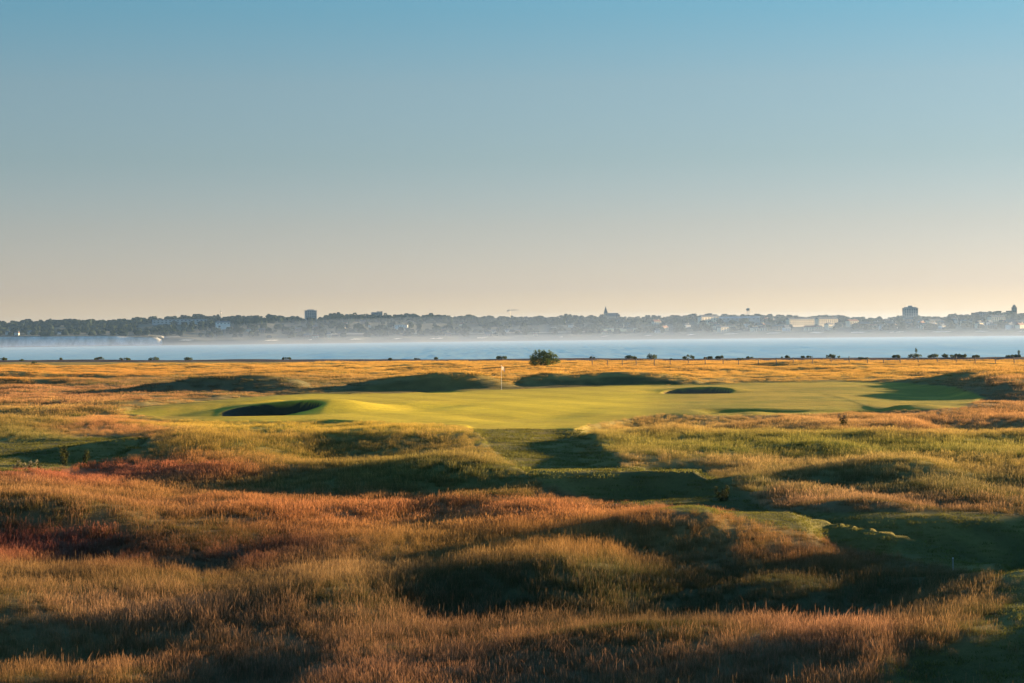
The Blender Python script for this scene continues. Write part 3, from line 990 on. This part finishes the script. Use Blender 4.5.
# church with a spire
o, k = place('church', 606, 430, "church with tall thin dark spire rising above the far trees", 'church', 20)
zt = CAM_Z + (335.3 - 306.5) * k - o.location.z
b = MB(); b.box(-3, 3, -3, 3, -1, zt * .52); b.build('tower', stone, o)
b = MB(); b.pyramid(-3.1, 3.1, -3.1, 3.1, zt * .52 + .02, zt); b.build('spire', slate, o)
b = MB(); b.box(3.05, 26, -5, 5, -1, 9); b.build('nave', stone, o)
b = MB(); b.gable(3.05, 26.3, -5.4, 5.4, 9.02, 15); b.build('roof', slate, o)
windows(o, 6, 6, zt * .3, zt * .5, 1, 1, 'front', .4)

# square church tower
o, k = place('church_tower', 380, 430, "small square battlemented church tower among the far trees", 'church', 15)
zt = CAM_Z + (337 - 311) * k - o.location.z
b = MB(); b.box(-4.4, 4.4, -4.4, 4.4, -1, zt - 1.2); b.build('tower', stone, o)
b = MB()
for i in range(-2, 3, 2):
    for sx in (-4.0, 4.0):
        b.box(sx - .5, sx + .5, i * 1.9 - .7, i * 1.9 + .7, zt - 1.19, zt + .4)
        if i == 0: b.box(i * 1.9 - .7, i * 1.9 + .7, sx - .5, sx + .5, zt - 1.19, zt + .4)
b.build('battlements', stone, o)
windows(o, 8.8, 8.8, zt * .5, zt * .8, 2, 1, 'front', .35)
b = MB(); b.box(-16, -4.45, -4, 4, -1, 8); b.build('nave', stone, o)
b = MB(); b.gable(-16.4, -4.45, -4.4, 4.4, 8.02, 12); b.build('roof', slate, o)

# tower at the right end of the skyline
o, k = place('clock_tower', 1014.5, 430, "slim dark turret tower at the right end of far skyline", 'tower', 10)
zt = CAM_Z + (332 - 306.2) * k - o.location.z
b = MB(); b.box(-4.2, 4.2, -4.2, 4.2, -1, zt * .78); b.build('shaft', brick, o)
b = MB(); b.box(-2.6, 2.6, -2.6, 2.6, zt * .78 + .02, zt * .88); b.build('belfry', brick, o)
b = MB(); b.pyramid(-2.9, 2.9, -2.9, 2.9, zt * .88 + .02, zt); b.build('roof', slate, o)
b = MB(); b.box(-14, -4.3, -6, 6, -1, 12); b.build('wing', brick, o)
windows(o, 8.4, 8.4, zt * .4, zt * .75, 2, 2, 'front', .4)

# radio mast
o, k = place('radio_mast', 221, 420, "thin radio mast sticking up above the far trees", 'mast')
zt = CAM_Z + (338.3 - 308.0) * k - o.location.z
b = MB()
for sx, sy in ((-.7, -.7), (.7, -.7), (0, .8)):
    b.tube((sx, sy, -1), (sx * .35, sy * .35, zt * .86), .22, .18, 5)
for j in range(9):
    zz = zt * .86 * j / 9; q = 1 - .65 * j / 9; z2 = zt * .86 * (j + 1) / 9; q2 = 1 - .65 * (j + 1) / 9
    b.tube((-.7 * q, -.7 * q, zz), (.7 * q2, -.7 * q2, z2), .1, n=4); b.tube((.7 * q, -.7 * q, zz), (0, .8 * q2, z2), .1, n=4); b.tube((0, .8 * q, zz), (-.7 * q2, -.7 * q2, z2), .1, n=4)
b.build('lattice', metal, o)
b = MB(); b.tube((0, 0, zt * .85), (0, 0, zt), .28, .12, 6); b.build('aerial', metal, o)
b = MB(); b.tube((.5, -.5, zt * .7), (.9, -1.1, zt * .7), .8, .8, 10); b.build('dish', white, o)

# tower crane
o, k = place('tower_crane', 510.5, 420, "tower crane with a long thin jib over the far trees", 'crane', 0)
zt = CAM_Z + (336 - 310.3) * k - o.location.z
b = MB(); b.tube((0, 0, -1), (0, 0, zt + 3.0), .7, .5, 4); b.build('mast', metal, o)
b = MB(); b.tube((-5, 0, zt), (17, 0, zt + .5), .55, .35, 4); b.build('jib', metal, o)
b = MB(); b.box(-6.5, -3.6, -.8, .8, zt - 2.2, zt - .3); b.build('counterweight', concrete, o)
b = MB(); b.tube((0, 0, zt + 2.9), (13, 0, zt + .5), .14, n=4); b.tube((0, 0, zt + 2.9), (-4.6, 0, zt + .2), .14, n=4); b.build('tie_bar', metal, o)

# water tower
o, k = place('water_tower', 748.5, 430, "small water tower with a round tank on the far skyline", 'water tower')
zt = CAM_Z + (334.2 - 309.0) * k - o.location.z
b = MB(); [b.tube((sx, sy, -1), (sx * .7, sy * .7, zt - 5), .5, .4, 6) for sx in (-2.2, 2.2) for sy in (-2.2, 2.2)]; b.build('leg_frame', concrete, o)
b = MB(); b.tube((0, 0, zt - 5), (0, 0, zt - 1.2), 3.6, 4.2, 14); b.build('tank', concrete, o)
b = MB(); b.tube((0, 0, zt - 1.19), (0, 0, zt), 4.1, 1.0, 14); b.build('roof', slate, o)


def terrace(name, px0, px1, py0, py1, s_, label, mat, roofm, nx, nz, rz, cat='terrace', flat=False):
    pc = (px0 + px1) / 2
    o, k = place(name, pc, s_, label, cat, rz)
    hor = 336 - (pc - 512) * ROLL
    ztop = CAM_Z + (hor - py0) * k - o.location.z
    zbot = CAM_Z + (hor - py1) * k - o.location.z
    w_ = (px1 - px0) * k / math.cos(R_(rz)); d_ = 11
    zbot = min(zbot, 0) - 1
    b = MB(); b.box(-w_ / 2, w_ / 2, -d_ / 2, d_ / 2, zbot, ztop); b.build('wall', mat, o)
    rb = MB()
    if flat: rb.box(-w_ / 2 - .3, w_ / 2 + .3, -d_ / 2 - .3, d_ / 2 + .3, ztop + .01, ztop + .7)
    else: rb.gable(-w_ / 2 - .3, w_ / 2 + .3, -d_ / 2 - .4, d_ / 2 + .4, ztop + .01, ztop + 3.0)
    rb.build('roof', roofm, o)
    windows(o, w_, d_, max(zbot + 1, ztop - nz * 3.4), ztop - .4, nx, nz, 'front', .45)
    if not flat:
        for i in range(0, max(2, nx // 3)):
            c_ = MB(); xx = -w_ / 2 + w_ * (i + .5) / max(2, nx // 3); c_.box(xx - .6, xx + .6, -.5, .5, ztop + 1.5, ztop + 4.6); c_.build('chimney', brick, o)
    return o


terrace('hospital', 153, 207, 319.5, 326, 330, "long blue-grey building with a low roof among left far trees", bluemetal, slate, 14, 2, 4, 'building', True)
terrace('villa', 216, 230, 322.5, 325, 250, "small pale house right of the radio mast across bay", white, slate, 4, 1, 7, 'house')
terrace('pavilion', 395, 408, 325.0, 327.6, 200, "low white flat building standing alone on the far slope", white, concrete, 5, 1, -4, 'building', True)
terrace('hotel', 700, 717, 317.0, 323.5, 300, "cream hotel catching the sun beside a long blue-grey roof", cream, slate, 6, 3, 44, 'hotel')
terrace('warehouse', 718, 760, 318.0, 324.5, 320, "long blue-grey warehouse right of the cream hotel, far shore", bluemetal, bluemetal, 10, 1, 2, 'warehouse')
terrace('seafront_terrace', 788, 815, 319.5, 325.5, 220, "left half of the long cream seafront terrace with chimneys", cream, slate, 12, 3, 44)
terrace('seafront_terrace', 817, 836, 319.0, 326, 200, "sunlit right half of the long cream seafront terrace", cream, slate, 9, 3, 44)
terrace('seafront_terrace', 848, 857, 321.0, 327.5, 190, "narrow cream house block just right of the cream terrace", cream, tile, 4, 3, 44)
terrace('seafront_terrace', 928, 940, 320.5, 325.5, 220, "short cream terrace right of the tallest tower block", cream, slate, 5, 3, 44)
terrace('seafront_terrace', 990, 1003, 317.0, 325, 230, "tall cream terrace left of the bright white block", cream, slate, 6, 4, 44)
terrace('apartment_block', 1012, 1030, 324.0, 331.0, 120, "bright white apartment block at the right edge of far shore", white, concrete, 7, 3, 44, 'apartment block', True)
terrace('cliff_house', 719, 727, 327.5, 335, 60, "pale tall house low by the misty waterline", cream, slate, 3, 3, 44, 'house')
terrace('cliff_house', 752, 757, 328.0, 333.5, 60, "narrow pale house standing alone above the mist", cream, slate, 2, 3, 44, 'house')
terrace('apartment_block', 976, 989, 312.5, 320, 400, "low dark grey flats under the right far skyline", concrete, slate, 6, 3, 6, 'apartment block', True)

# many small houses on the slopes
def house_mesh(wm, rm, w_, d_, h_):
    b = MB(); b.box(-w_ / 2, w_ / 2, -d_ / 2, d_ / 2, -2, h_, 0); b.gable(-w_ / 2 - .3, w_ / 2 + .3, -d_ / 2 - .3, d_ / 2 + .3, h_ + .01, h_ + 3.2, 1)
    for i in (-1, 0, 1):
        b.box(i * w_ * .3 - .7, i * w_ * .3 + .7, -d_ / 2 - .06, -d_ / 2 + .02, h_ * .55, h_ * .85, 2)
        b.box(i * w_ * .3 - .7, i * w_ * .3 + .7, -d_ / 2 - .06, -d_ / 2 + .02, h_ * .1, h_ * .4, 2)
    b.box(w_ * .3, w_ * .3 + .9, -.5, .5, h_ + 1, h_ + 4.2, 0)
    return b.build("house", [wm, rm, glass], link=False).data
hm = [house_mesh(white, slate, 11, 8, 5.5), house_mesh(cream, tile, 14, 8, 5), house_mesh(white, tile, 9, 8, 6), house_mesh(brick, slate, 16, 9, 6.5), house_mesh(cream, slate, 10, 9, 8)]
rh = random.Random(3)
spots = [(17, 40), (52, 45), (60, 60), (8, 90), (30, 70), (250, 200), (262, 180)]
for k in range(95):
    spots.append((rh.choice([rh.uniform(640, 1030), rh.uniform(760, 1030), rh.uniform(270, 640)]), rh.uniform(45, 330)))
for px, s_ in spots:
    x, y, z, d_ = far_at(px, s_)
    o = bpy.data.objects.new("house", rh.choice(hm)); col.objects.link(o)
    o.location = (x, y, z); o.rotation_euler.z = rh.uniform(.02, .4) if px < 640 or rh.random() < .6 else rh.uniform(.6, .95)
    k = rh.uniform(.8, 1.25) if px > 640 else rh.uniform(.5, .8); o.scale = (k, k, k)
    tag(o, "small hazy house among trees on the far shore slopes", "house", "small houses across the bay")

# bare strips over there: cliff-top meadow, road edges, the zigzag path
def strip(name, pts, wid, mat, label):
    b = MB()
    for (p0, s0), (p1, s1) in zip(pts[:-1], pts[1:]):
        n = 6
        for i in range(n):
            q = []
            for t_ in (i / n, (i + 1) / n):
                px_, s_ = p0 + (p1 - p0) * t_, s0 + (s1 - s0) * t_
                for ds in (0, wid):
                    x, y, z, d_ = far_at(px_, s_ + ds); q.append((x, y, z + 1.6 + .02 * ds))
            b.add([q[0], q[2], q[3], q[1]], [(0, 1, 2, 3)])
    return tag(b.build(name, mat), label, name.replace('_', ' '), kind='structure')
dry = simple_mat("dry_meadow", (.45, .42, .24), 1, .2, .05)
chalkm = simple_mat("chalk_path", (.24, .235, .22), 1, .15, .1)
strip("meadow", [(592, 110), (620, 112), (642, 110)], 60, dry, "pale meadow strip above the far shore")
strip("coast_road", [(320, 100), (345, 102), (367, 100)], 20, chalkm, "pale cliff road on the far shore")
strip("coast_road", [(410, 105), (440, 106), (480, 105), (530, 108), (588, 108)], 16, chalkm, "long pale cliff road on the far shore")
strip("chalk_path", [(156, 20), (172, 42), (180, 52)], 16, chalkm, "chalk path climbing the far cliff")

# ------------------------------------------------------------------ shrubs on the beach bank
shrub_leaf = foliage_mat("shrub_leaves", (.075, .095, .035), .35, .45, 1.5)
bush_leaf = foliage_mat("bush_leaves", (.11, .15, .03), .42, .5, 1.2)


def leaf_cloud(clumps, n, size, seed):
    g = np.random.default_rng(seed)
    V, Fc = [], []
    wts = np.array([c_[3] ** 2 for c_ in clumps]); wts = wts / wts.sum()
    for k in g.choice(len(clumps), n, p=wts):
        cx, cy, cz, r, sq = clumps[k]
        v = g.normal(size=3); v /= np.linalg.norm(v)
        rr = r * g.uniform(.45, 1.0) ** .5 * g.uniform(.85, 1.12)
        p_ = np.array((cx, cy, cz)) + v * rr * np.array((1, 1, sq))
        a_ = g.normal(size=3); a_ /= np.linalg.norm(a_); b_ = np.cross(a_, v + g.normal(size=3) * .6); b_ /= np.linalg.norm(b_) + 1e-9
        s_ = size * g.uniform(.6, 1.4)
        i0 = len(V)
        V += [p_ - a_ * s_, p_ + b_ * s_ * .45, p_ + a_ * s_, p_ - b_ * s_ * .45]
        Fc.append((i0, i0 + 1, i0 + 2, i0 + 3))
    return V, Fc


def shrub(px, py, d_, w_, h_, label, seed, group=None, mat=None, stick=0, name='shrub', nleaf=700):
    x, y, _ = at(px, py, d_)
    z = ground_z(x, y)
    o = empty(name, (x, y, z), label, 'shrub', group)
    g = random.Random(seed)
    cl = []
    for k in range(8):
        t_ = g.uniform(-1, 1); r = h_ * g.uniform(.26, .42)
        cl.append((t_ * (w_ / 2 - r * .8), g.uniform(-.3, .3) * w_, max(r * .55, (h_ - r) * g.uniform(.4, 1) * (1 - .45 * abs(t_))), r, .9))
    V, Fc = leaf_cloud(cl, nleaf, .13, seed)
    if stick:
        V2, F2 = leaf_cloud([(w_ * .15, 0, h_ + stick * (.3 + .3 * j), .22, 1.6) for j in range(3)], 90, .1, seed + 1)
        n_ = len(V); V += V2; Fc += [tuple(n_ + i for i in f) for f in F2]
    mesh_obj('foliage', V, Fc, mat or shrub_leaf, o)
    b = MB()
    for k in range(5):
        a_ = g.uniform(0, 6.28)
        b.tube((0, 0, -.1), (math.cos(a_) * w_ * .28, math.sin(a_) * w_ * .2, h_ * g.uniform(.5, .8)), .045, .015, 5)
    if stick: b.tube((w_ * .15, 0, 0), (w_ * .15, 0, h_ + stick), .035, .012, 5)
    b.build('stem', bark, o)
    return o


BANK = "shrubs along the beach bank"
plain = "low dark shrub on the beach bank, outlined against the pale sea"
def bank_d(px):
    u = (px - 512) / F_PX
    d_ = 400.0
    for _ in range(20): d_ = float(bank_y(u * d_))
    return d_
k = 0
for px, w_, h_, lab, st in ((3, 7, 4, 0, 0), (99, 8, 4, 0, 0), (124, 11, 3.5, 0, 0), (154, 9, 5, 0, 0), (188, 8, 4.5, 0, 0), (286, 9, 3, 0, 0), 
                         (502, 9, 5.5, "small round dark shrub on the beach bank left of the big bush", 0), (629, 9, 4.5, "ragged dark shrub first to the right of big bush, on beach bank", 0),
                         (651, 10.5, 7, "rounded dome shaped dark shrub on the beach bank", 0), (688, 11, 5.5, "long low dark shrub left of a smaller pair on bank", 0), (710, 5, 3.5, 0, 0), (720, 8, 4.5, 0, 0),
                         (786, 8, 3, 0, 0), (806, 9, 3, 0, 0), (833, 12, 5, "dark spiky shrub with a pointed left tip on beach bank", 0), (896, 7, 4, 0, 0),
                         (914, 12, 6, "dark shrub with one tall upright leafy shoot on beach bank", 3.0), (934, 10, 5, "dense dark shrub just right of the shrub with tall shoot", 0),
                         (948, 12, 5, 0, 0), (958, 8, 5, 0, 0), (964, 9, 5, 0, 0), (976, 6, 3.5, 0, 0), (1011, 8, 3, 0, 0), (1018, 5, 4, "thin shrub with a tall stem at the bank's right end", 2.0)):
    d_ = bank_d(px) + 1
    m_ = d_ / F_PX
    shrub(px, 360, d_, w_ * m_ * 1.25, h_ * m_ * .85 + .08, lab or plain, 900 + k, BANK, None, st * m_, nleaf=420)
    k += 1
rs_ = random.Random(41)
for k in range(15):      # scraps of scrub between them
    px = rs_.uniform(0, 1024); d_ = bank_d(px) + rs_.uniform(-6, 3); m_ = d_ / F_PX
    shrub(px, 361, d_, rs_.uniform(3, 10) * m_, rs_.uniform(1.2, 2.6) * m_ + .1, "scrap of low dark scrub between the beach bank shrubs", 1200 + k, "low scrub along the beach bank", nleaf=160)
shrub(34.5, 364, 440, 1.7, 1.35, "dark green shrub in golden grass in front of the left bank", 77, nleaf=600)

# the big bush
x, y, _ = at(543, 367, 318)
bush = empty('bush', (x, y, ground_z(x, y)), "big round dark green bush standing alone in golden grass by the shore", 'bush')
cl = [(-.9, 0, .85, .95, .95), (0, .2, 1.15, 1.15, 1.05), (.75, 0, .9, .95, .95), (-1.45, .2, .6, .6, .9), (1.45, .1, .75, .65, .9), (.25, -.5, .8, .95, 1), (.5, .2, 1.9, .55, .9), (-.25, 0, 1.95, .5, .9), (1.9, .1, .95, .42, .8), (.15, 0, 2.25, .42, 1), (-.75, 0, 1.75, .62, .9), (.8, 0, 1.75, .6, .9), (-1.35, .1, 1.2, .6, .9), (2.3, .1, .75, .3, .8), (1.2, .1, 1.5, .5, .9)]
gb = random.Random(8)
for k in range(26):      # loose sprays standing out of the crown
    a_ = gb.uniform(0, 6.28); e_ = gb.uniform(.15, 1.4); rr = gb.uniform(.95, 1.2)
    cl.append((2.0 * rr * math.cos(a_) * math.cos(e_), 1.2 * rr * math.sin(a_) * math.cos(e_), .9 + 1.65 * rr * math.sin(e_), gb.uniform(.16, .3), 1.3))
V, Fc = leaf_cloud(cl, 5600, .10, 4)
V = [(v_[0] * 1.1, v_[1], v_[2] * .92) for v_ in V]
mesh_obj('foliage', V, Fc, bush_leaf, bush)
b = MB()
for k in range(9):
    a_ = k * .7
    b.tube((math.cos(a_) * .15, math.sin(a_) * .15, -.1), (math.cos(a_) * 1.1, math.sin(a_) * .6, 1.5 + .5 * math.sin(k)), .06, .02, 6)
b.build('stem', bark, bush)

# tall weeds on the left
weed = foliage_mat("weed_leaves", (.05, .055, .022), .2, .4, 3)
weed_pale = foliage_mat("weed_flowers", (.26, .23, .13), .25, .3, 3)


def weeds(px, py, d_, n, h_, spread, label, seed, head):
    x, y, _ = at(px, py, d_)
    o = empty('tall_weed', (x, y, ground_z(x, y)), label, 'plant')
    g = random.Random(seed); b = MB(); V, Fc = [], []
    hv, hf = [], []
    for k in range(n):
        a_ = g.uniform(0, 6.28); r = spread * math.sqrt(g.random()); hh = h_ * g.uniform(.6, 1.1)
        p0 = np.array((r * math.cos(a_), r * math.sin(a_), -.05)); p1 = p0 + np.array((g.uniform(-.25, .15), g.uniform(-.15, .15), hh))
        b.tube(p0, p1, .018, .008, 5)
        vv, ff = leaf_cloud([tuple(p0 + (p1 - p0) * t_) + (.09, 1.6) for t_ in (.3, .5, .7)], 26, .07, seed * 31 + k)
        q = len(V); V += vv; Fc += [tuple(q + i for i in f) for f in ff]
        vv, ff = leaf_cloud([tuple(p1) + (.11, 1.0), tuple(p0 + (p1 - p0) * .88) + (.10, 1.2)], 40, .04, seed * 57 + k)
        q = len(hv); hv += vv; hf += [tuple(q + i for i in f) for f in ff]
    b.build('stem', weed, o); mesh_obj('leaves', V, Fc, weed, o); mesh_obj('flower_head', hv, hf, head, o)
    return o


weeds(62, 436, 88, 5, .85, .35, "clump of tall dark weeds leaning left beside pink grass", 21, weed)
weeds(80, 437, 88, 4, .7, .3, "smaller tall dark weeds right of the leaning clump", 22, weed)
weeds(30, 459, 80, 9, .6, .6, "pale flowering weeds at the edge of the left mown strip", 23, weed_pale)
weeds(722, 474, 70, 4, .5, .25, "thin dark weed stalks above the dark grassy hollow", 24, weed)
weeds(848, 432, 107, 4, .6, .35, "brown dock stalks in olive grass right of the green", 25, bark)

# ------------------------------------------------------------------ golf flag
x, y, _ = at(501.5, 388, 188)
z = ground_z(x, y)
fs = empty('flagstick', (x, y, z), "thin white flagstick with small pale flag on the far green", 'golf flag')
wp = simple_mat("white_paint", (.82, .80, .74), .5, .1, 4)
fab = foliage_mat("flag_cloth", (.62, .47, .38), .5, .1, 2)
b = MB(); b.tube((0, 0, -.12), (0, 0, 2.2), .011, .010, 10); b.build('pole', wp, fs)
V, Fc = [], []
nx_, nz_ = 10, 6
for i in range(nx_ + 1):
    for j in range(nz_ + 1):
        t_ = i / nx_; q = j / nz_
        V.append((.02 + .31 * t_, .05 * math.sin(t_ * 7 + q) * t_, 2.22 - .36 * q - .22 * t_ * t_ - .05 * t_))
for i in range(nx_):
    for j in range(nz_):
        a_ = i * (nz_ + 1) + j; Fc.append((a_, a_ + nz_ + 1, a_ + nz_ + 2, a_ + 1))
flag = mesh_obj('flag', V, Fc, fab, fs, smooth=True)
b = MB(); b.tube((0, 0, 2.25), (0, 0, 2.30), .03, .015, 10); b.build('finial', wp, fs)
# the cup: a white liner ring let into the turf
b = MB()
vs, fs_ = [], []
for k in range(20):
    t_ = 2 * math.pi * k / 20
    for r, zz in ((.054, -.015), (.054, .006), (.060, .006), (.060, -.03)):
        vs.append((r * math.cos(t_), r * math.sin(t_), zz))
for k in range(20):
    for j in range(3):
        a_, b2 = 4 * k + j, 4 * ((k + 1) % 20) + j
        fs_.append((a_, b2, b2 + 1, a_ + 1))
mesh_obj('cup', vs, fs_, wp, fs)

# marker post in the right swale
x, y, _ = at(953, 561.5, 54)
mk = empty('marker_stake', (x, y, ground_z(x, y)), "thin pale stake standing in the dark mown swale on the right", 'stake')
greyw = simple_mat("weathered_wood", (.30, .26, .21), .9, .35, 4)
b = MB(); b.box(-.014, .014, -.014, .014, -.1, .33); b.build('shaft', greyw, mk)
b = MB(); b.pyramid(-.016, .016, -.016, .016, .331, .36); b.build('cap', wp, mk)

# ------------------------------------------------------------------ fence
postm = simple_mat("old_post_wood", (.10, .085, .07), .9, .35, 4)
px = 590.0
rf = random.Random(9)
FPX = [592, 607, 622, 636, 654, 670, 688, 705, 723, 738, 758, 776, 793, 812, 831, 849, 867, 883, 900, 918, 937, 956, 975, 995, 1014, 1034, 1054]
fence = None
pts = []
for q in FPX:
    u = (q - 512) / F_PX
    d_ = float(np.interp(q, [590, 780, 1024], [345, 325, 305]))
    x = u * d_
    pts.append((x, d_, ground_z(x, d_)))
x0, y0, z0 = pts[0]
fence = empty('fence', (x0, y0, z0), "thin wire fence on wooden posts crossing the golden grass", 'fence')
for x, y, z in pts:
    h_ = rf.uniform(1.0, 1.3); lean = rf.uniform(-.05, .05)
    b = MB(); b.tube((x - x0, y - y0, z - z0 - .2), (x - x0 + lean, y - y0, z - z0 + h_), .075, .07, 7)
    b.build('post', postm, fence)
for hz in (.45, .72, 1.0):
    b = MB()
    for (xa, ya, za), (xb, yb, zb) in zip(pts[:-1], pts[1:]):
        b.tube((xa - x0, ya - y0 - .06, za - z0 + hz), (xb - x0, yb - y0 - .06, zb - z0 + hz), .006, n=4)
    b.build('wire', metal, fence)

# ------------------------------------------------------------------ air
def vol_mat(name, c_, dens, aniso):
    mt, nt, out = new_mat(name)
    v = nt.n('ShaderNodeVolumePrincipled')
    v.inputs['Color'].default_value = (*c_, 1)
    v.inputs['Density'].default_value = dens
    v.inputs['Anisotropy'].default_value = aniso
    nt.l(v.outputs[0], out.inputs['Volume'])
    mt.cycles.homogeneous_volume = True
    return mt


HAZE_D, MIST_D = 4.4e-5, 3.3e-4
b = MB(); b.box(-16500, 16500, -400, 18500, -9.0, 95)
hz = b.build('haze', vol_mat("haze", (.34, .58, .98), HAZE_D, .36))
tag(hz, "thin evening haze over the links, the bay and far shore", "haze", kind='stuff')
# a low bank of sea mist lying along the far waterline
us2 = np.linspace(-1.0, 1.0, 80)
prof = [(-2300, SEA_Z + .3), (-1400, 3.0), (-700, 9.0), (-120, 26.0), (60, 42.0), (220, 48.0), (420, 38.0)]
V, Fc = [], []
for u in us2:
    amp = float(np.interp(u, [-1, -.256, -.17, -.10, .0, .15, .25, 1], [.42, .42, .5, .85, 1, .95, .8, .8]))
    d0 = float(coast_d(u))
    for s_, z_ in prof:
        zz = SEA_Z + .3 + (z_ - SEA_Z - .3) * amp * (1 + .07 * math.sin(u * 37 + s_))
        V.append((u * (d0 + s_), d0 + s_, zz))
    for s_, z_ in prof[::-1][:-1]:
        V.append((u * (d0 + s_), d0 + s_, SEA_Z - 4.0 if s_ > -300 else SEA_Z - .4))
n_ = len(prof) * 2 - 1
for i in range(len(us2) - 1):
    for j in range(n_):
        j2 = (j + 1) % n_
        Fc.append((i * n_ + j, i * n_ + j2, (i + 1) * n_ + j2, (i + 1) * n_ + j))
Fc += [tuple(range(n_))[::-1], tuple((len(us2) - 1) * n_ + j for j in range(n_))]
mist = mesh_obj('mist', V, Fc, vol_mat("mist", (.52, .66, .98), MIST_D, .2))
import bmesh
bm_ = bmesh.new(); bm_.from_mesh(mist.data); bmesh.ops.recalc_face_normals(bm_, faces=bm_.faces); bm_.to_mesh(mist.data); bm_.free()
tag(mist, "low bank of pale sea mist along the far waterline", "mist", kind='stuff')
